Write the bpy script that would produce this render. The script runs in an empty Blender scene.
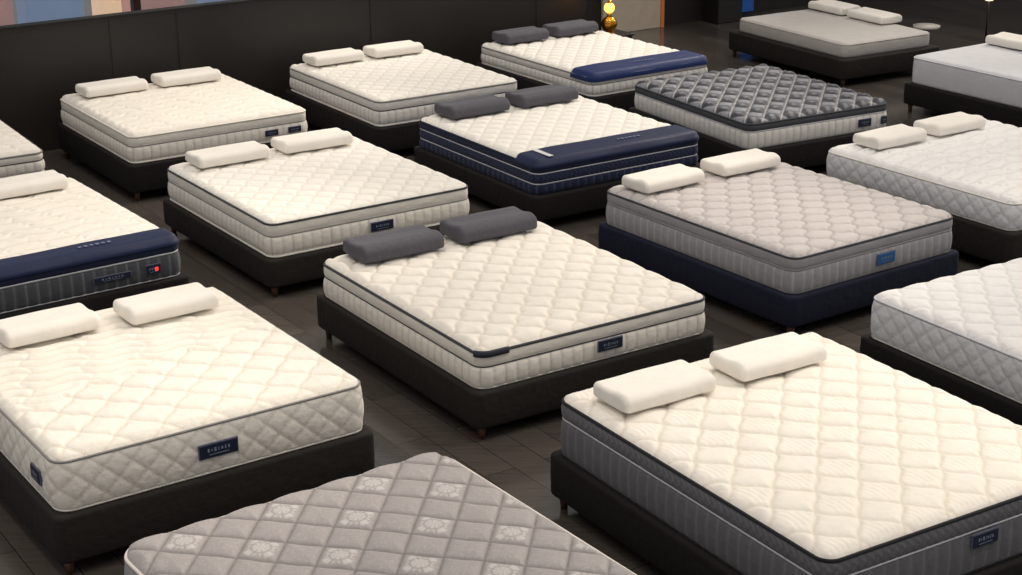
import bpy, bmesh, numpy as np, math, random
from mathutils import Matrix, Vector
random.seed(3); np.random.seed(3)
S=bpy.context.scene
S.view_settings.view_transform='Standard'
S.view_settings.look='None'
def lin(c):
    return tuple(((v/255)/12.92 if v/255<=0.04045 else ((v/255+0.055)/1.055)**2.4) for v in c)
# ---------------------------------------------------------------- materials
MC={}
def fabric(name,col,stitch=None,rough=0.85,bump=0.25,scale=260,motif=None,sheen=0.1,weave=False):
    if name in MC: return MC[name]
    m=bpy.data.materials.new(name); m.use_nodes=True
    nt=m.node_tree; N=nt.nodes; L=nt.links
    b=N['Principled BSDF']; b.inputs['Roughness'].default_value=rough
    b.inputs['Specular IOR Level'].default_value=0.25
    b.inputs['Sheen Weight'].default_value=sheen
    tc=N.new('ShaderNodeTexCoord')
    base=lin(col)
    n1=N.new('ShaderNodeTexNoise'); n1.inputs['Scale'].default_value=9; n1.inputs['Detail'].default_value=3
    L.new(tc.outputs['Object'],n1.inputs['Vector'])
    mx=N.new('ShaderNodeMix'); mx.data_type='RGBA'
    mx.inputs['A'].default_value=(*[v*0.93 for v in base],1); mx.inputs['B'].default_value=(*[min(1,v*1.05) for v in base],1)
    L.new(n1.outputs['Fac'],mx.inputs['Factor']); out=mx.outputs['Result']
    if motif:
        at=N.new('ShaderNodeAttribute'); at.attribute_name='motif'
        m2=N.new('ShaderNodeMix'); m2.data_type='RGBA'
        m2.inputs['B'].default_value=(*lin(motif),1)
        L.new(at.outputs['Fac'],m2.inputs['Factor']); L.new(out,m2.inputs['A']); out=m2.outputs['Result']
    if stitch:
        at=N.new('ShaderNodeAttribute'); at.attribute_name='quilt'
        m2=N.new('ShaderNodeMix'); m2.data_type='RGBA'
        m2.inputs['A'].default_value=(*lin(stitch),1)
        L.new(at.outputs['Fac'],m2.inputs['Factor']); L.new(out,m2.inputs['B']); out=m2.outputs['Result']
    L.new(out,b.inputs['Base Color'])
    n2=N.new('ShaderNodeTexNoise'); n2.inputs['Scale'].default_value=scale; n2.inputs['Detail'].default_value=2
    L.new(tc.outputs['Object'],n2.inputs['Vector'])
    n3=N.new('ShaderNodeTexNoise'); n3.inputs['Scale'].default_value=22; n3.inputs['Detail'].default_value=4
    L.new(tc.outputs['Object'],n3.inputs['Vector'])
    b1=N.new('ShaderNodeBump'); b1.inputs['Strength'].default_value=bump; b1.inputs['Distance'].default_value=0.002
    L.new(n2.outputs['Fac'],b1.inputs['Height'])
    b2=N.new('ShaderNodeBump'); b2.inputs['Strength'].default_value=bump*1.6; b2.inputs['Distance'].default_value=0.016
    L.new(n3.outputs['Fac'],b2.inputs['Height']); L.new(b1.outputs['Normal'],b2.inputs['Normal'])
    L.new(b2.outputs['Normal'],b.inputs['Normal'])
    MC[name]=m; return m
def plain(name,col,rough=0.5,metal=0,emit=0,ecol=None):
    if name in MC: return MC[name]
    m=bpy.data.materials.new(name); m.use_nodes=True
    nt=m.node_tree;N=nt.nodes;L=nt.links;b=N['Principled BSDF']
    tc=N.new('ShaderNodeTexCoord'); n1=N.new('ShaderNodeTexNoise'); n1.inputs['Scale'].default_value=6; n1.inputs['Detail'].default_value=5
    L.new(tc.outputs['Object'],n1.inputs['Vector'])
    c=lin(col); mx=N.new('ShaderNodeMix'); mx.data_type='RGBA'
    mx.inputs['A'].default_value=(*[v*.85 for v in c],1); mx.inputs['B'].default_value=(*[min(1,v*1.12) for v in c],1)
    L.new(n1.outputs['Fac'],mx.inputs['Factor']); L.new(mx.outputs['Result'],b.inputs['Base Color'])
    b.inputs['Roughness'].default_value=rough; b.inputs['Metallic'].default_value=metal
    if emit:
        b.inputs['Emission Color'].default_value=(*lin(ecol or col),1); b.inputs['Emission Strength'].default_value=emit
    MC[name]=m; return m
# ---------------------------------------------------------------- mesh helpers
def mkobj(name,verts,faces,mats,midx=None,attrs=None,smooth=True,parent=None,mat=None):
    me=bpy.data.meshes.new(name); me.from_pydata([tuple(v) for v in verts],[],faces)
    for m in mats: me.materials.append(m)
    if midx is not None: me.polygons.foreach_set('material_index',midx)
    me.polygons.foreach_set('use_smooth',[smooth]*len(me.polygons))
    if attrs:
        for k,a in attrs.items():
            at=me.attributes.new(k,'FLOAT','POINT'); at.data.foreach_set('value',np.asarray(a,dtype=np.float32))
    me.update()
    o=bpy.data.objects.new(name,me); S.collection.objects.link(o)
    if parent is not None: o.parent=parent
    if mat is not None: o.matrix_world=mat
    return o
def bmobj(name,bm,mats,smooth=False,parent=None,mat=None):
    me=bpy.data.meshes.new(name); bm.to_mesh(me); bm.free()
    for m in mats: me.materials.append(m)
    if smooth: me.polygons.foreach_set('use_smooth',[True]*len(me.polygons))
    o=bpy.data.objects.new(name,me); S.collection.objects.link(o)
    if parent is not None: o.parent=parent
    if mat is not None: o.matrix_world=mat
    return o
def addbox(bm,c,s,mi=0,bev=0.0,seg=2,rot=None):
    r=bmesh.ops.create_cube(bm,size=1.0)
    vs=r['verts']
    M=Matrix.Translation(c)@(rot if rot else Matrix())@Matrix.Diagonal((*s,1))
    bmesh.ops.transform(bm,matrix=M,verts=vs)
    fs=set(f for v in vs for f in v.link_faces)
    if bev>0:
        es=list(set(e for v in vs for e in v.link_edges))
        rr=bmesh.ops.bevel(bm,geom=es,offset=bev,segments=seg,affect='EDGES',profile=0.5)
        fs=set(f for f in fs if f.is_valid)|set(rr['faces'])
        for f in list(fs):
            for v in f.verts:
                for g in v.link_faces: fs.add(g)
    for f in fs: f.material_index=mi
def addcone(bm,c,r1,r2,h,mi=0,seg=24,rot=None):
    r=bmesh.ops.create_cone(bm,cap_ends=True,segments=seg,radius1=r1,radius2=r2,depth=h)
    vs=r['verts']; bmesh.ops.transform(bm,matrix=Matrix.Translation(c)@(rot if rot else Matrix()),verts=vs)
    for f in set(f for v in vs for f in v.link_faces): f.material_index=mi; f.smooth=True
def addsphere(bm,c,r,mi=0,sz=1.0):
    rr=bmesh.ops.create_uvsphere(bm,u_segments=24,v_segments=16,radius=r)
    vs=rr['verts']; bmesh.ops.transform(bm,matrix=Matrix.Translation(c)@Matrix.Diagonal((1,1,sz,1)),verts=vs)
    for f in set(f for v in vs for f in v.link_faces): f.material_index=mi; f.smooth=True
def rgrid(hw,hh,r,step):
    nx=int(2*hw/step)+1; ny=int(2*hh/step)+1
    xs=np.linspace(-hw,hw,nx); ys=np.linspace(-hh,hh,ny)
    X0,Y0=np.meshgrid(xs,ys,indexing='ij')
    dx=np.clip((np.abs(X0)-(hw-r))/r,0,1); dy=np.clip((np.abs(Y0)-(hh-r))/r,0,1)
    both=(dx>0)&(dy>0)
    X=np.where(both,np.sign(X0)*((hw-r)+r*dx*np.sqrt(1-dy**2/2)),X0)
    Y=np.where(both,np.sign(Y0)*((hh-r)+r*dy*np.sqrt(1-dx**2/2)),Y0)
    d=np.minimum(hw-np.abs(X0),hh-np.abs(Y0))
    return nx,ny,X,Y,d
def perim(nx,ny):
    return [(i,0) for i in range(nx)]+[(nx-1,j) for j in range(1,ny)]+[(i,ny-1) for i in range(nx-2,-1,-1)]+[(0,j) for j in range(ny-2,0,-1)]
def perim_geo(P):
    T=np.roll(P,-1,0)-np.roll(P,1,0); T/=np.linalg.norm(T,axis=1)[:,None]
    Nn=np.stack([T[:,1],-T[:,0]],1)
    for _ in range(2): Nn=(np.roll(Nn,1,0)+Nn*2+np.roll(Nn,-1,0)); Nn/=np.linalg.norm(Nn,axis=1)[:,None]
    s=np.concatenate([[0],np.cumsum(np.linalg.norm(np.diff(P,axis=0),axis=1))])
    tot=s[-1]+np.linalg.norm(P[0]-P[-1])
    return Nn,s,tot
def linedist(a,s):
    return np.abs(a-np.round(a))*s
def quilt(style,X,Y,s):
    mot=np.zeros_like(X); w=2*math.pi
    sm=lambda v,e:np.clip(v/e+.5,0,1)
    if style=='diamond':
        a=(X/s+Y/(s*1.15)); b=(X/s-Y/(s*1.15))
        d=np.minimum(linedist(a,s*.7),linedist(b,s*.7))
    elif style=='checker':
        a=(X/s+Y/(s*1.1)); b=(X/s-Y/(s*1.1))
        d=np.minimum(linedist(a,s*.7),linedist(b,s*.7))
        par=(np.floor(a)+np.floor(b))%2
        fa=a-np.floor(a)-.5; fb=b-np.floor(b)-.5
        mot=np.where(par>0,.65*sm(.38-np.maximum(abs(fa),abs(fb)),.1),.45*sm(.11-(abs(fa)+abs(fb))*.5,.05))  # lighter cells paint the highlight of the satin tufts into the colour
    elif style=='ogee':
        a=(X/s+Y/(s*1.15)); b=(X/s-Y/(s*1.15))
        a2=a+.05*np.sin(w*b)+.03*np.sin(w*.31*a+1); b2=b-.05*np.sin(w*a+.6)
        d=np.minimum(linedist(a2,s*.7),linedist(b2,s*.7))
    elif style=='hexogee':
        a=(X/s+Y/(s*1.15)); b=(X/s-Y/(s*1.15))
        a2=a+.085*np.sin(w*b); b2=b+.085*np.sin(w*a)
        d=np.minimum(linedist(a2,s*.7),linedist(b2,s*.7))
    elif style=='wave':
        a=Y/s+.16*np.sin(w*X/(s*3.2)); d=linedist(a,s)
        b=X/(s*1.6)+.25*np.round(a)+.1*np.sin(w*Y/s); d=np.minimum(d,linedist(b,s*1.6)*1.6+.004)
    elif style=='mix':
        a=(X/s+Y/(s*1.1)); b=(X/s-Y/(s*1.1))
        d1=np.minimum(linedist(a+.04*np.sin(w*b),s*.7),linedist(b+.04*np.sin(w*a),s*.7))
        c=(Y+.30*X)/(s*.42)+.22*np.sin(w*(X-.3*Y)/(s*1.3)); d2=linedist(c,s*.42)
        c3=(X-.3*Y)/(s*1.3)+.1*np.sin(w*Y/s); d2=np.minimum(d2,linedist(c3,s*1.3)+.006)
        d=np.where(Y-.25*X>-.1+.05*np.sin(w*X/.6),d2,d1)
    elif style=='fan':
        a=(X/s+Y/(s*1.1)); b=(X/s-Y/(s*1.1))
        d=np.minimum(linedist(a+.03*np.sin(w*b),s*.7),linedist(b+.03*np.sin(w*a),s*.7))
        par=(np.floor(a)+np.floor(b))%2
        fa=a-np.floor(a); fb=b-np.floor(b)
        rad=np.sqrt((fa+.15)**2+(fb+.15)**2)
        d2=linedist(rad*6,s*.1)*1.2+.012
        d=np.where(par>0,np.minimum(d,d2+.004),d)
    elif style=='floral':
        a=(X/s+Y/(s*1.1)); b=(X/s-Y/(s*1.1))
        d=np.minimum(linedist(a,s*.7),linedist(b,s*.7))
        ia=np.floor(a); ib=np.floor(b)
        fa=a-ia-.5; fb=b-ib-.5
        rx=(fa+fb)/2*s; ry=(fa-fb)/2*s*1.1
        rr=np.hypot(rx,ry); th=np.arctan2(ry,rx)
        sel=((ia%2==0)&(ib%2==0))
        pet=sm(np.abs(np.cos(4*th))-.35,.25)*sm(.088*(.65+.35*np.abs(np.cos(2*th)))-rr,.008)*sm(rr-.012,.006)
        ring=sm(.006-np.abs(rr-.048),.006)
        core=sm(.010-rr,.005)
        mot=np.where(sel,np.clip(pet*(1-ring)+core,0,1)*.75,0.0)
        sc=sm(np.sin(60*X+6*np.sin(40*Y))*np.sin(55*Y+6*np.sin(45*X))-.45,.3)*.16
        mot=np.maximum(mot,sc)
    else:
        d=np.full_like(X,.1)
    return d,mot
def mattress(cfg):
    x,y,a,w,l,zt,zm=cfg['p']; hw,hh=w/2,l/2; r=cfg.get('r',.085); step=cfg.get('step',.0125)
    sty,s,A=cfg['top'][:3]
    nx,ny,X,Y,d=rgrid(hw,hh,r,step)
    q,mot=quilt(sty,X,Y,s)
    delta=cfg.get('delta',.020)
    puff=1-np.exp(-q/delta)
    puff2=puff+ .8*np.sqrt(np.clip(q/(s*.35),0,1))
    R=.07; t=np.clip(d/R,0,1)
    crown=cfg.get('crown',.026)
    ph=random.random()*6
    Z=zt+crown*np.sqrt(1-(1-t)**2)+A*puff2*np.clip(d/.05,0,1)+.012*(1-np.exp(-d/.3))
    Z+=np.clip(d/.1,0,1)*(.0022*np.sin(7*X+3*Y+ph)+.0018*np.sin(11*Y-5*X+2*ph)+.0012*np.sin(23*X+17*Y)+.0010*np.sin(31*X-27*Y+ph))
    V=[np.stack([X.ravel(),Y.ravel(),Z.ravel()],1)]
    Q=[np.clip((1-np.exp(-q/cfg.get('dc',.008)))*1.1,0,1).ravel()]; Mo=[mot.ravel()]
    idx=np.arange(nx*ny).reshape(nx,ny)
    F=np.stack([idx[:-1,:-1],idx[1:,:-1],idx[1:,1:],idx[:-1,1:]],-1).reshape(-1,4)
    faces=F.tolist(); mi=[0]*len(faces)
    pl=perim(nx,ny); pi=np.array([idx[i,j] for i,j in pl]); P=np.array([[X[i,j],Y[i,j]] for i,j in pl])
    Nn,sa,tot=perim_geo(P); n=len(pl)
    mats=[cfg['topmat']]; off=nx*ny; prev=pi
    H=zt-zm; z=zt; pipes=[(zt,cfg['pipe'][0],cfg['pipe'][1])]
    for k,sec in enumerate(cfg['sides']):
        fr,mat,st,bulge=sec[:4]
        if mat not in mats: mats.append(mat)
        m_i=mats.index(mat); nl=max(4,int(fr*H/.014)); 
        for li in range(1,nl+1):
            tt=li/nl; zz=z-fr*H*tt; prof=max(0,math.sin(math.pi*tt))**.5
            o=bulge*prof
            if st=='rib':
                per=tot/round(tot/.085); dd=linedist(sa/per,per); qq=1-np.exp(-dd/.012)
                e=.010*qq*prof
            elif st=='diamond':
                per=tot/round(tot/.16); u=sa/per; vv=(fr*H*tt)/.15
                dd=np.minimum(linedist(u+vv,per*.7),linedist(u-vv,per*.7)); qq=1-np.exp(-dd/.012)
                e=.008*qq*prof
            elif st=='fine':
                per=tot/round(tot/.05); u=sa/per; dd=linedist(u+.3*math.sin(tt*12),per); qq=1-np.exp(-dd/.012)
                e=.006*qq*prof
            else:
                qq=np.ones(n); e=.0015*np.sin(sa*19)*prof
            qc=1-np.exp(-dd/.007) if st!='plain' else qq
            PP=P+Nn*(o+e)[:,None] if isinstance(e,np.ndarray) else P+Nn*(o+e)
            V.append(np.column_stack([PP,np.full(n,zz)])); Q.append(np.clip(qc*1.1,0,1)); Mo.append(np.zeros(n))
            cur=np.arange(off,off+n); off+=n
            nf=np.stack([prev,cur,np.roll(cur,-1),np.roll(prev,-1)],-1)
            faces+=nf.tolist(); mi+=[m_i]*n; prev=cur
        z-=fr*H
        if len(sec)>4 and sec[4]: pipes.append((z,sec[4],sec[5] if len(sec)>5 else .007))
    faces.append([int(v) for v in prev[::-1]]); mi.append(m_i)
    Ps=P; ang=np.linspace(0,2*math.pi,8,endpoint=False)
    for zz,pm,pr in pipes:
        if pm not in mats: mats.append(pm)
        m_i=mats.index(pm)
        zc=max(zz,zm+pr)
        ring=np.stack([np.column_stack([Ps+Nn*(.002+pr*math.cos(t)),np.full(n,zc+pr*math.sin(t))]) for t in ang],1).reshape(-1,3)
        V.append(ring); Q.append(np.ones(n*8)); Mo.append(np.zeros(n*8))
        b=off+np.arange(n*8).reshape(n,8); off+=n*8
        nb=np.roll(b,-1,0)
        nf=np.stack([b,np.roll(b,-1,1),np.roll(nb,-1,1),nb],-1).reshape(-1,4)
        faces+=nf.tolist(); mi+=[m_i]*len(nf)
    V=np.concatenate(V); Q=np.concatenate(Q); Mo=np.concatenate(Mo)
    M=Matrix.Translation((x,y,0))@Matrix.Rotation(a,4,'Z')
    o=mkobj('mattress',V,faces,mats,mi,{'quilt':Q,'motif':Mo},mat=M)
    if 'runner' in cfg:
        y1,drop,rm,band=cfg['runner']
        nx2,ny2,X2,Y2,d2=rgrid(hw+.006,hh+.006,r,.02)
        R2=.05
        t2=np.clip(d2/R2,0,1); Z2=zt+.010+(crown+.001)*np.sqrt(1-(1-t2)**2)+A*1.55*np.clip(d2/.05,0,1)+.012*(1-np.exp(-d2/.3))
        Z2+=.0015*np.sin(9*X2)+.001*np.sin(30*Y2+5*X2)
        id2=np.arange(nx2*ny2).reshape(nx2,ny2); fc=[];mm=[]
        ymax=-hh+y1
        VV=[np.stack([X2.ravel(),Y2.ravel(),Z2.ravel()],1)]
        for i in range(nx2-1):
            for j in range(ny2-1):
                if Y2[i,j+1]<ymax: fc.append([int(id2[i,j]),int(id2[i+1,j]),int(id2[i+1,j+1]),int(id2[i,j+1])]); mm.append(0)
        pl2=perim(nx2,ny2); P2=np.array([[X2[i,j],Y2[i,j]] for i,j in pl2]); N2,_,_=perim_geo(P2); p0=np.array([id2[i,j] for i,j in pl2]); o2=nx2*ny2; nn=len(pl2)
        lev=5; prv=p0
        for li in range(1,lev+1):
            tt=li/lev
            VV.append(np.column_stack([P2+N2*(.010*math.sin(tt*1.5)+.004),np.full(nn,zt+.010-drop*tt)])); cur=np.arange(o2,o2+nn); o2+=nn
            for k in range(nn):
                k2=(k+1)%nn
                if P2[k,1]<ymax and P2[k2,1]<ymax: fc.append([int(prv[k]),int(cur[k]),int(cur[k2]),int(prv[k2])]); mm.append(0)
            prv=cur
        ro=mkobj('bed_runner_cloth',np.concatenate(VV),fc,[rm],mm,parent=o)
        bmm=bmesh.new(); bmm.from_mesh(ro.data); bmesh.ops.delete(bmm,geom=[v for v in bmm.verts if not v.link_faces],context='VERTS'); bmm.to_mesh(ro.data); bmm.free()
        if band:
            bm=bmesh.new()
            zz=zt+.010+crown+A*1.55+.014
            yy=-hh+y1*.5
            x0=band[0]
            for k in range(6): addbox(bm,(hw*x0+.045*k,yy,zz),(.026,.026+.008*(k%2),.004),0)
            if len(band)>1:
                addbox(bm,(-hw*.80,-hh+y1*.5,zz-.002),(.05,y1*.8,.004),1)
            bmobj('woven_lettering',bm,[plain('thread_silver',(110,120,148),.6),plain('tag_white',(215,215,218),.6)],parent=o)
    for lb in cfg.get('labels',[]):
        u,lw,lh,zf,side=lb[:5]
        bm=bmesh.new()
        addbox(bm,(0,0,0),(lw,.010,lh),0,.003)
        addbox(bm,(0,-.004,0),(lw*.95,.010,lh*.88),1,.003)
        gx=-lw*.26
        for k in range(7):
            gw=(.05,.028,.05,.02,.05,.03,.045)[k]; gh=(.22,.14,.26,.22,.16,.24,.20)[k]
            addbox(bm,(gx+k*lw*.085,-.0095,lh*.06),(lw*gw,.002,lh*gh),3)
        addbox(bm,(0,-.0095,-lh*.24),(lw*.5,.002,lh*.035),3)
        if len(lb)>5: addbox(bm,(lw*.2,-.010,0),(lw*.2,.004,lh*.35),2)
        zz=zt-zf*H
        if side=='foot': Ml=Matrix.Translation((u*hw,-(hh+.028),zz))
        else: Ml=Matrix.Translation((-(hw+.028),u*hh,zz))@Matrix.Rotation(-math.pi/2,4,'Z')
        lo=bmobj('label_patch',bm,[plain('label_thread',(84,92,112),.6),cfg.get('labelmat') or plain('label_navy',(20,30,54),.5),plain('display_red',(230,60,40),.4,0,1.5,(255,50,30)),plain('label_print',(120,130,150),.6)],parent=o)
        lo.matrix_local=Ml
    if cfg.get('handle'):
        sel=[k for k in range(n) if P[k,1]<-hh+.06 and P[k,0]<-hw+.22]
        sel.sort(key=lambda k:P[k,0]*1.0 - P[k,1]*.5)
        vs=[];fc=[]
        for k in sel:
            for zz,oo in ((zt+.020,.010),(zt+.014,.020),(zt-.020,.022),(zt-.026,.012)):
                vs.append((P[k,0]+Nn[k,0]*oo,P[k,1]+Nn[k,1]*oo,zz))
        for i in range(len(sel)-1):
            for j in range(4): fc.append([i*4+j,(i+1)*4+j,(i+1)*4+(j+1)%4,i*4+(j+1)%4])
        fc.append([0,1,2,3]); e4=(len(sel)-1)*4; fc.append([e4+3,e4+2,e4+1,e4])
        mkobj('handle_strap',vs,fc,[plain('strap_dark',(40,44,58),.7)],parent=o)
    return o,M
def bed_base(cfg):
    x,y,a,w,l,zt,zm=cfg['p']; zm=zm-.002; e=cfg.get('bo',.045); zb=cfg.get('zb',.09); hw,hh=w/2+e,l/2+e
    nx,ny,X,Y,d=rgrid(hw,hh,.05,.03); pl=perim(nx,ny); P=np.array([[X[i,j],Y[i,j]] for i,j in pl]); Nn,sa,tot=perim_geo(P); n=len(P)
    prof=[(-.025,zm),(-.010,zm-.003),(-.002,zm-.012),(0,zm-.025),(0.002,(zm+zb)/2),(0,zb+.02),(-.006,zb+.004),(-.02,zb)]
    V=[np.column_stack([P+Nn*o,np.full(n,z)]) for o,z in prof]; faces=[];mi=[]
    for k in range(len(prof)-1):
        A0=np.arange(n)+k*n; B0=A0+n
        faces+=np.stack([A0,B0,np.roll(B0,-1),np.roll(A0,-1)],-1).tolist()
    faces.append(list(range(n))); faces.append([int(v) for v in (np.arange(n)+(len(prof)-1)*n)[::-1]])
    mi=[0]*len(faces)
    M=Matrix.Translation((x,y,0))@Matrix.Rotation(a,4,'Z')
    o=mkobj('bed_base',np.concatenate(V),faces,[cfg['basemat']],mi,mat=M)
    bm=bmesh.new()
    li=.07
    for sx in (-1,1):
        for sy in (-1,1):
            addcone(bm,(sx*(hw-li),sy*(hh-li),zb/2),.020,.030,zb,0)
    addcone(bm,(0,0,zb/2),.025,.03,zb,0)
    bmobj('legs',bm,[plain('leg_bronze',(92,62,44),.35,.3)],parent=o)
    return o
def pillow(M,lx,ly,rot,z,col,L=.68,D=.36,H=.13):
    n=44; ns=40; V=[];F=[]
    prof=[]
    for i in range(n):
        t=2*math.pi*i/n; c,s=math.cos(t),math.sin(t)
        yy=math.copysign(abs(c)**.5,c)*D/2
        f=.5+.5*yy/(D/2)
        wv=.90+.13*math.cos(2*math.pi*(f-.2)*1.2)
        zz=(abs(s)**.5)*wv*H*.66 if s>0 else -(abs(s)**.4)*H*.34
        prof.append((yy,zz))
    prof=np.array(prof); prof[:,1]+=H*.34
    R=.030
    for k in range(ns):
        u=-1+2*k/(ns-1)
        u=math.copysign(1-(1-abs(u))**1.8,u)
        xx=u*L/2; dd=(L/2-abs(xx))
        sc=1 if dd>R else (1-(1-dd/R)**2)**.5
        inset=(1-sc)*R
        for yy,zz in prof:
            kx=(D/2-inset)/(D/2); kz=(H*.5-inset)/(H*.5); cz=H*.45
            V.append((xx,yy*kx+.003*math.sin(xx*14+yy*9),cz+(zz-cz)*kz))
    V=np.array(V)
    for k in range(ns-1):
        for i in range(n):
            F.append([k*n+i,(k+1)*n+i,(k+1)*n+(i+1)%n,k*n+(i+1)%n])
    F.append(list(range(n))); F.append([(ns-1)*n+i for i in range(n)][::-1])
    mat=M@Matrix.Translation((lx,ly,z))@Matrix.Rotation(rot,4,'Z')
    return mkobj('pillow',V,F,[col],None,{'quilt':np.ones(len(V))},mat=mat)
# ---------------------------------------------------------------- palette
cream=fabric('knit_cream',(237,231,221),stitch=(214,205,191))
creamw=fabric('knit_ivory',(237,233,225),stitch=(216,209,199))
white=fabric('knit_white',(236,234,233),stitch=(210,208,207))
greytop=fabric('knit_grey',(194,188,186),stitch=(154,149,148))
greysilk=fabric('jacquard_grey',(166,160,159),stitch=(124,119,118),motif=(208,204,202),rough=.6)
tuft=fabric('satin_charcoal',(48,50,60),stitch=(190,190,194),motif=(158,160,168),rough=.45,sheen=.1)  # pale seams and cells carry the satin sheen as painted colour
flatgrey=fabric('cotton_grey',(188,184,180),bump=.15)
flatlight=fabric('cotton_light',(214,214,218),bump=.15)
s_cream=fabric('border_cream',(235,230,221),stitch=(206,199,188))
s_light=fabric('border_light',(226,223,219),stitch=(192,188,184))
s_grey=fabric('border_grey',(152,151,155),stitch=(182,181,183))
s_dark=fabric('border_charcoal',(72,74,80),stitch=(116,118,124))
s_mid=fabric('border_slate',(94,94,99),stitch=(120,120,125))
s_navy=fabric('border_navy',(26,34,60),stitch=(62,72,104))
s_white=fabric('border_white',(229,229,231),stitch=(202,202,206))
p_dark=fabric('piping_charcoal',(62,64,70),bump=.1)
p_black=fabric('piping_black',(30,31,36),bump=.1)
p_grey=fabric('piping_grey',(140,138,136),bump=.1)
p_light=fabric('piping_ivory',(226,221,212),bump=.1)
p_silver=fabric('piping_silver',(200,200,206),bump=.1)
p_navy=fabric('piping_navy',(24,32,58),bump=.1)
navycloth=fabric('satin_navy',(18,32,66),rough=.5,bump=.1,sheen=.05)
bluecloth=fabric('satin_blue',(20,42,94),rough=.5,bump=.1,sheen=.05)
b_dark=fabric('upholstery_charcoal',(38,34,32),bump=.3,sheen=0)
b_black=fabric('upholstery_black',(28,25,25),bump=.3,sheen=0)
b_navy=fabric('upholstery_navy',(26,29,48),bump=.3,sheen=0)
pw=fabric('pillow_white',(237,232,224),bump=.15)
pg=fabric('pillow_slate',(84,83,91),bump=.3)
G=.035
def P(s,g=G):
    v=[float(t) for t in s.split()]
    return (v[0]/100,v[1]/100,v[2]/1000,v[3]/100+g,v[4]/100+g,v[5]/100,v[6]/100)
ribbed=lambda m,p:[(.36,m,'plain',.008,p,.006),(.56,m,'rib',.010,None),(.08,m,'plain',.002,p_light,.007)]
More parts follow.
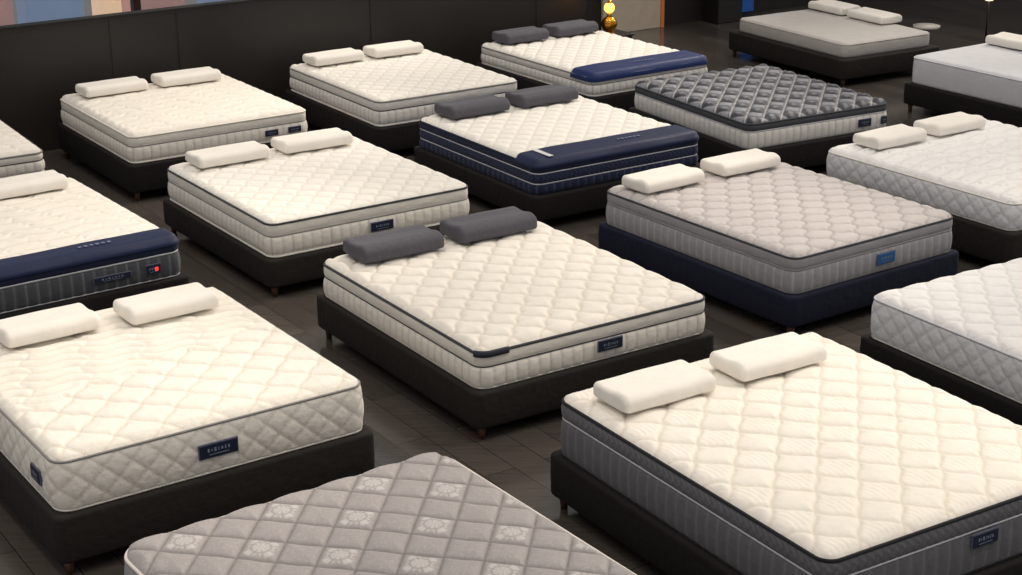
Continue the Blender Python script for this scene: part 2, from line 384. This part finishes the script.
BEDS={
'C':dict(p=P('-2 1102 569 179 214 58 34'),top=('ogee',.25,.013),topmat=cream,sides=[(.38,s_cream,'plain',.010,p_dark,.005),(.62,s_cream,'rib',.010,p_light,.007)],pipe=(p_dark,.010),basemat=b_dark,pil=(pg,pg),labels=[(.08,.20,.08,.55,'foot')],handle=1,step=.011),
'M1':dict(p=P('-166 1368 586 181 201 59 32'),top=('ogee',.22,.009),topmat=creamw,sides=ribbed(s_cream,p_grey),pipe=(p_dark,.009),basemat=b_dark,pil=(pw,pw),labels=[(.06,.21,.08,.62,'foot')]),
'T1':dict(p=P('-328 1634 578 179 194 61 36'),top=('wave',.17,.010),topmat=cream,sides=ribbed(s_cream,p_grey),pipe=(p_light,.009),basemat=b_black,pil=(pw,pw),labels=[(.55,.14,.06,.6,'foot'),(.82,.14,.06,.6,'foot')]),
'T2':dict(p=P('-116 1770 567 165 205 60 35'),top=('ogee',.20,.009),topmat=creamw,sides=ribbed(s_light,p_dark),pipe=(p_grey,.009),basemat=b_black,pil=(pw,pw),labels=[(.25,.16,.06,.6,'foot')]),
'T3':dict(p=P('95 1883 590 159 217 58 38'),top=('diamond',.20,.010),topmat=creamw,sides=ribbed(s_light,p_grey),pipe=(p_grey,.009),basemat=b_black,pil=(pg,pg),runner=(.38,.05,bluecloth,(-.1,))),
'T4':dict(p=P('253 1662 497 168 198 59 35'),top=('checker',.22,.018),topmat=tuft,sides=[(.30,s_dark,'plain',.012,p_silver,.007),(.70,s_light,'rib',.010,p_grey,.007)],pipe=(p_dark,.010),basemat=b_black,pil=(),labels=[(.62,.16,.08,.6,'foot'),(.9,.07,.08,.6,'foot')],delta=.03,dc=.006),
'M2':dict(p=P('44 1534 570 179 203 58 32'),top=('diamond',.21,.010),topmat=creamw,sides=[(.28,s_navy,'plain',.012,p_silver,.006),(.36,s_navy,'fine',.010,p_silver,.006),(.36,s_navy,'rib',.010,p_navy,.007)],pipe=(p_navy,.010),basemat=b_black,pil=(pg,pg),runner=(.33,.03,navycloth,(.1,1))),
'M3':dict(p=P('211 1273 608 169 217 60 33'),top=('hexogee',.25,.011),topmat=greytop,sides=[(.34,s_grey,'plain',.010,p_grey,.007),(.66,s_grey,'rib',.010,p_grey,.007)],pipe=(p_dark,.009),basemat=b_navy,pil=(pw,pw),po=((-.07,-.04),(0,-.05)),labels=[(.08,.19,.09,.6,'foot')],labelmat=plain('label_blue',(32,92,150),.5)),
'M4':dict(p=P('421 1406 602 194 205 59 37'),top=('wave',.16,.011),topmat=white,sides=[(1,s_white,'diamond',.014,p_light,.006)],pipe=(p_light,.007),basemat=b_dark,pil=(pw,pw),pl=.315,po=((0,-.02),(-.10,-.02))),
'L2':dict(p=P('-379 1226 618 170 205 61 34'),top=('wave',.18,.010),topmat=cream,sides=[(.30,s_navy,'plain',.012,p_silver,.007),(.70,s_dark,'rib',.012,p_silver,.007)],pipe=(p_navy,.010),basemat=b_black,pil=(pw,pw),runner=(.22,.03,navycloth,(.15,)),labels=[(.35,.30,.05,.62,'foot'),(.72,.12,.08,.62,'foot',1)]),
'F1':dict(p=P('-220 930 592 182 200 66 37'),top=('mix',.28,.014),topmat=cream,sides=[(1,s_cream,'diamond',.016,p_light,.008)],pipe=(p_grey,.008),basemat=b_dark,pil=(pw,pw),pl=.325,po=((.09,-.03),(.04,-.10)),labels=[(-.02,.24,.09,.48,'foot'),(-.75,.14,.09,.5,'left')],step=.011),
'F2':dict(p=P('-54 674 612 178 205 62 33',.05),top=('floral',.26,.014),topmat=greysilk,sides=[(1,s_grey,'rib',.012,p_grey,.008)],pipe=(p_light,.010),basemat=b_dark,pil=(),step=.0065,r=.15),
'F3':dict(p=P('165 821 546 185 222 68 35'),top=('fan',.28,.013),topmat=cream,sides=[(.30,s_mid,'fine',.010,p_silver,.006),(.70,s_mid,'rib',.012,p_black,.008)],pipe=(p_black,.010),basemat=b_black,pil=(pw,pw),pl=.335,po=((-.08,-.10),(-.10,-.10)),labels=[(.06,.18,.08,.42,'foot')],step=.010),
'R3':dict(p=P('373 1025 543 170 205 54 26'),top=('ogee',.25,.011),topmat=white,sides=[(1,s_white,'diamond',.014,p_light,.007)],pipe=(p_silver,.008),basemat=b_black,pil=()),
'TR1':dict(p=P('407 2080 525 135 202 48 33'),top=('none',.3,.0),topmat=flatgrey,sides=[(1,flatgrey,'plain',.010,None)],pipe=(flatgrey,.006),basemat=b_dark,pil='side',bo=.09,step=.02),
'TR2':dict(p=P('564 1779 596 140 205 61 33'),top=('none',.3,.0),topmat=flatlight,sides=[(1,flatlight,'plain',.010,None)],pipe=(flatlight,.006),basemat=b_black,pil='side',bo=.05,step=.02),
'L1':dict(p=P('-551 1513 547 170 205 57 38'),top=('wave',.18,.010),topmat=cream,sides=ribbed(s_cream,p_dark),pipe=(p_grey,.009),basemat=b_black,pil=()),
}
for k,c in BEDS.items():
    o,M=mattress(c); bed_base(c)
    x,y,a,w,l,zt,zm=c['p']
    if c['pil']=='side':
        zp=zt+.041
        for ly in ((.56,-.20) if k=='TR1' else (.52,-.22)):
            pillow(M,w/2-(.12 if k=='TR1' else .2),ly+.08,math.pi/2,zp,pw,L=.66,D=.36,H=.11)
    elif c['pil']:
        L=c.get('pl',.365)*w
        gray=c['pil'][0] is pg
        for sgn,pm_,ex in zip((-1,1),c['pil'],c.get('po',((0,0),(0,0)))):
            zp=zt+.041+c['top'][2]*1.8
            pillow(M,sgn*w*.222-.03+ex[0],l/2-(.235 if gray else .255)+ex[1],random.uniform(-.03,.03),zp,pm_,L=L,H=.125 if gray else .108,D=.36 if gray else .34)
# ---------------------------------------------------------------- room
AW=.58; ud=Vector((math.cos(AW),math.sin(AW),0)); hd=Vector((-math.sin(AW),math.cos(AW),0))
RW=Matrix.Rotation(AW,4,'Z')
def wallbox(name,p0,s0,s1,z0,z1,th,mat,bev=0):
    c=Vector(p0)+ud*((s0+s1)/2); bm=bmesh.new(); addbox(bm,(0,0,0),(s1-s0,th,z1-z0),0,bev)
    return bmobj(name,bm,[mat],mat=Matrix.Translation((c.x,c.y,(z0+z1)/2))@RW)
fm=bpy.data.materials.new('dark_wood_floor'); fm.use_nodes=True; nt=fm.node_tree;N=nt.nodes;L=nt.links;b=N['Principled BSDF']
tc=N.new('ShaderNodeTexCoord'); mp=N.new('ShaderNodeMapping'); mp.inputs['Rotation'].default_value=(0,0,-AW+math.pi/2)
L.new(tc.outputs['Object'],mp.inputs['Vector'])
br=N.new('ShaderNodeTexBrick'); br.inputs['Scale'].default_value=1; br.inputs['Brick Width'].default_value=1.4; br.inputs['Row Height'].default_value=.22; br.inputs['Mortar Size'].default_value=.003
br.inputs['Color1'].default_value=(*lin((106,96,88)),1); br.inputs['Color2'].default_value=(*lin((84,76,70)),1); br.inputs['Mortar'].default_value=(*lin((44,39,36)),1)
L.new(mp.outputs['Vector'],br.inputs['Vector'])
mp2=N.new('ShaderNodeMapping'); mp2.inputs['Rotation'].default_value=(0,0,-AW+math.pi/2); mp2.inputs['Scale'].default_value=(1.2,14,1); L.new(tc.outputs['Object'],mp2.inputs['Vector'])
ns=N.new('ShaderNodeTexNoise'); ns.inputs['Scale'].default_value=2.5; ns.inputs['Detail'].default_value=6; L.new(mp2.outputs['Vector'],ns.inputs['Vector'])
mx=N.new('ShaderNodeMix'); mx.data_type='RGBA'; mx.blend_type='MULTIPLY'; mx.inputs['Factor'].default_value=.6
L.new(br.outputs['Color'],mx.inputs['A']); L.new(ns.outputs['Fac'],mx.inputs['B']); 
hs=N.new('ShaderNodeHueSaturation'); hs.inputs['Saturation'].default_value=.8; hs.inputs['Value'].default_value=.82; L.new(mx.outputs['Result'],hs.inputs['Color']); L.new(hs.outputs['Color'],b.inputs['Base Color'])
b.inputs['Roughness'].default_value=.15; b.inputs['Specular IOR Level'].default_value=.65
bp=N.new('ShaderNodeBump'); bp.inputs['Strength'].default_value=.08; bp.inputs['Distance'].default_value=.002; L.new(ns.outputs['Fac'],bp.inputs['Height']); L.new(bp.outputs['Normal'],b.inputs['Normal'])
bm=bmesh.new(); addbox(bm,(0,14,-.05),(44,44,.1),0); bmobj('floor',bm,[fm])
pm=plain('partition_dark',(35,30,28),.45); pseam=plain('partition_seam',(14,12,11),.6)
P0=Vector((-4.03,17.50,0)); PH=1.30
wallbox('wall_partition',P0,-9,5.95,0,PH,.10,pm)
bm=bmesh.new()
for s in (-6.2,-3.2,-.2,.55,2.9,5.2):
    addbox(bm,ud*s+hd*-.052,(.012,.006,PH-.02),0,rot=RW)
addbox(bm,ud*(-1.5)+Vector((0,0,PH/2+.015)),(15.0,.14,.03),0,rot=RW)
bmobj('trim_1',bm,[pseam],mat=Matrix.Translation((P0.x,P0.y,PH/2)))
PB=Vector((2.7,23.9,0)); bw=plain('backwall_dark',(34,29,27),.55)
wallbox('wall_back',PB,-5.0,16,0,3.6,.15,bw)
wallbox('wall_back.001',PB,-24,-5.0,0,.35,.15,bw)
wallbox('wall_back.002',PB,-24,-5.0,3.0,3.6,.15,bw)
frm=plain('window_frame_bronze',(60,46,38),.4)
bm=bmesh.new()
for i in range(12):
    addbox(bm,ud*(-23.5+i*1.68)+Vector((0,0,1.675)),(.09,.12,2.65),0,.01,rot=RW)
addbox(bm,ud*(-14.5)+Vector((0,0,.55)),(19,.08,.05),0,.01,rot=RW)
glass=bpy.data.materials.new('window_glass'); glass.use_nodes=True; g=glass.node_tree.nodes['Principled BSDF']; g.inputs['Transmission Weight'].default_value=1; g.inputs['Roughness'].default_value=.02; g.inputs['IOR'].default_value=1.05; g.inputs['Base Color'].default_value=(.9,.93,.95,1)
addbox(bm,ud*(-14.5)+Vector((0,0,1.675)),(19,.01,2.65),1,rot=RW)
bmobj('window_1',bm,[frm,glass],mat=Matrix.Translation(PB))
bm=bmesh.new()
cols=[plain('kiosk_glow_rose',(150,125,122),.6,0,.6,(160,125,120)),plain('kiosk_glow_blue',(40,90,170),.5,0,1.0,(50,110,210)),plain('kiosk_glow_tan',(190,160,130),.6,0,.9,(210,175,145)),plain('kiosk_glow_grey',(100,112,130),.6,0,.7,(115,130,155)),plain('kiosk_glow_red',(170,60,50),.5,0,.6,(190,60,50))]  # emission added so the boxes behind the window look bright
for i,(s,wd,mi,h) in enumerate([(-14.2,1.2,3,2.4),(-12.9,.5,0,2.4),(-12.4,.2,4,2.4),(-11.6,.8,3,2.4),(-10.6,.5,1,2.2),(-10.1,.12,4,2.4),(-9.7,.4,0,2.4),(-9.0,.7,3,2.4),(-8.3,.25,2,2.4),(-7.7,.7,0,2.4),(-6.8,.5,3,2.4)]):
    addbox(bm,ud*s+hd*1.2+Vector((0,0,h/2)),(wd,.4,h),mi,.02,rot=RW)
bmobj('street_glow_kiosk',bm,cols,mat=Matrix.Translation(PB))
wallbox('door_1',PB-hd*.105,-1.75,-.75,0,2.3,.05,plain('door_cream',(205,192,172),.5),.006)
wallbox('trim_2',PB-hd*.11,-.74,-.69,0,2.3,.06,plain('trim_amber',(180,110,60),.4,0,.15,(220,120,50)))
wallbox('banner_panel',PB-hd*.105,.62,.98,.05,2.4,.05,plain('banner_blue',(30,78,140),.5,0,.18,(30,90,170)),.006)
wallbox('wall_pillar',PB-hd*.26,.05,.5,0,3.4,.35,plain('pillar_dark',(30,27,26),.5),.01)
def nightstand(pos,top,col):
    bm=bmesh.new(); addbox(bm,(0,0,.27),(.42,.40,.44),0,.012); addbox(bm,(0,0,.50),(.45,.43,.025),0,.006)
    addbox(bm,(0,-.205,.38),(.38,.012,.18),0,.004); addbox(bm,(0,-.205,.17),(.38,.012,.18),0,.004)
    for sy in (.38,.17): addbox(bm,(0,-.22,sy),(.12,.015,.012),1,.003)
    for sx in (-1,1):
        for sy in (-1,1): addcone(bm,(sx*.16,sy*.15,.03),.014,.02,.06,1)
    return bmobj('nightstand',bm,[plain('nightstand_black',(26,23,22),.4),plain('brass',(190,140,70),.3,1)],mat=Matrix.Translation(pos)@RW)
def lamp(pos):
    bm=bmesh.new(); addcone(bm,(0,0,.01),.07,.06,.02,0); addsphere(bm,(0,0,.11),.10,0,.95); addcone(bm,(0,0,.22),.035,.02,.06,0); addsphere(bm,(0,0,.31),.065,1); addcone(bm,(0,0,.385),.03,.012,.04,0)
    return bmobj('table_lamp',bm,[plain('lamp_gold',(200,140,50),.25,1),plain('lamp_glow',(255,190,90),.5,0,4,(255,170,70))],mat=Matrix.Translation(pos))
npos=Vector((1.24,20.36,0)); nightstand(npos,0,0); lamp(npos+Vector((0,0,.5125)))
def side_table(pos):
    bm=bmesh.new(); addcone(bm,(0,0,.01),.15,.14,.02,1); addcone(bm,(0,0,.22),.02,.02,.42,1); addcone(bm,(0,0,.44),.16,.17,.03,0,40)
    return bmobj('side_table',bm,[plain('table_white',(200,195,188),.4),plain('table_metal',(50,46,44),.3,.8)],mat=Matrix.Translation(pos))
side_table((5.28,20.92,0))
def floor_lamp(pos,h=1.3):
    bm=bmesh.new(); addcone(bm,(0,0,.012),.15,.14,.024,0); addcone(bm,(0,0,h/2),.012,.012,h,0); addsphere(bm,(0,0,h+.08),.11,1)
    return bmobj('floor_lamp',bm,[plain('table_metal',(50,46,44),.3,.8),plain('lamp_soft',(255,225,180),.5,0,3,(255,215,160))],mat=Matrix.Translation(pos))
floor_lamp((6.15,21.3,0),.72)
# ---------------------------------------------------------------- lights
W=bpy.data.worlds.new('ambient'); S.world=W; W.use_nodes=True
W.node_tree.nodes['Background'].inputs['Color'].default_value=(1,.98,.97,1); W.node_tree.nodes['Background'].inputs['Strength'].default_value=.40
def spot(loc,tgt,e,col,size,rad):
    ld=bpy.data.lights.new('ceiling_or_relief_light','SPOT'); ld.energy=e; ld.color=col; ld.spot_size=math.radians(size); ld.spot_blend=.8; ld.shadow_soft_size=rad
    lo=bpy.data.objects.new('ceiling_or_relief_spot',ld); lo.location=loc; S.collection.objects.link(lo)
    lo.rotation_euler=(Vector(tgt)-Vector(loc)).to_track_quat('-Z','Y').to_euler()
for y in (6,9.5,13,16.5,20):
    for x in (-4.2,-1.2,1.8,4.8):
        spot((x,y-1.2,5.6),(x,y,.5),175 if y<17 else 200,(1,.91,.80),85,.15)
for y in (7.5,11,14.5,18,21):  # low grazing spots added from back right to bring out quilt relief
    for x in (-3.5,.5,4.5):
        spot((x+3.6,y+3.2,4.6),(x,y,.5),415,(1,.89,.755),62,.10)
# ---------------------------------------------------------------- camera
cd=bpy.data.cameras.new('camera'); cam=bpy.data.objects.new('camera',cd); S.collection.objects.link(cam)
cd.sensor_width=36; cd.lens=1668/1022*36; cd.clip_end=200
cam.matrix_world=Matrix.Translation((0,0,4.442))@Matrix.Rotation(math.pi/2-.3415,4,'X')@Matrix.Rotation(-.0109,4,'Z')
S.camera=cam
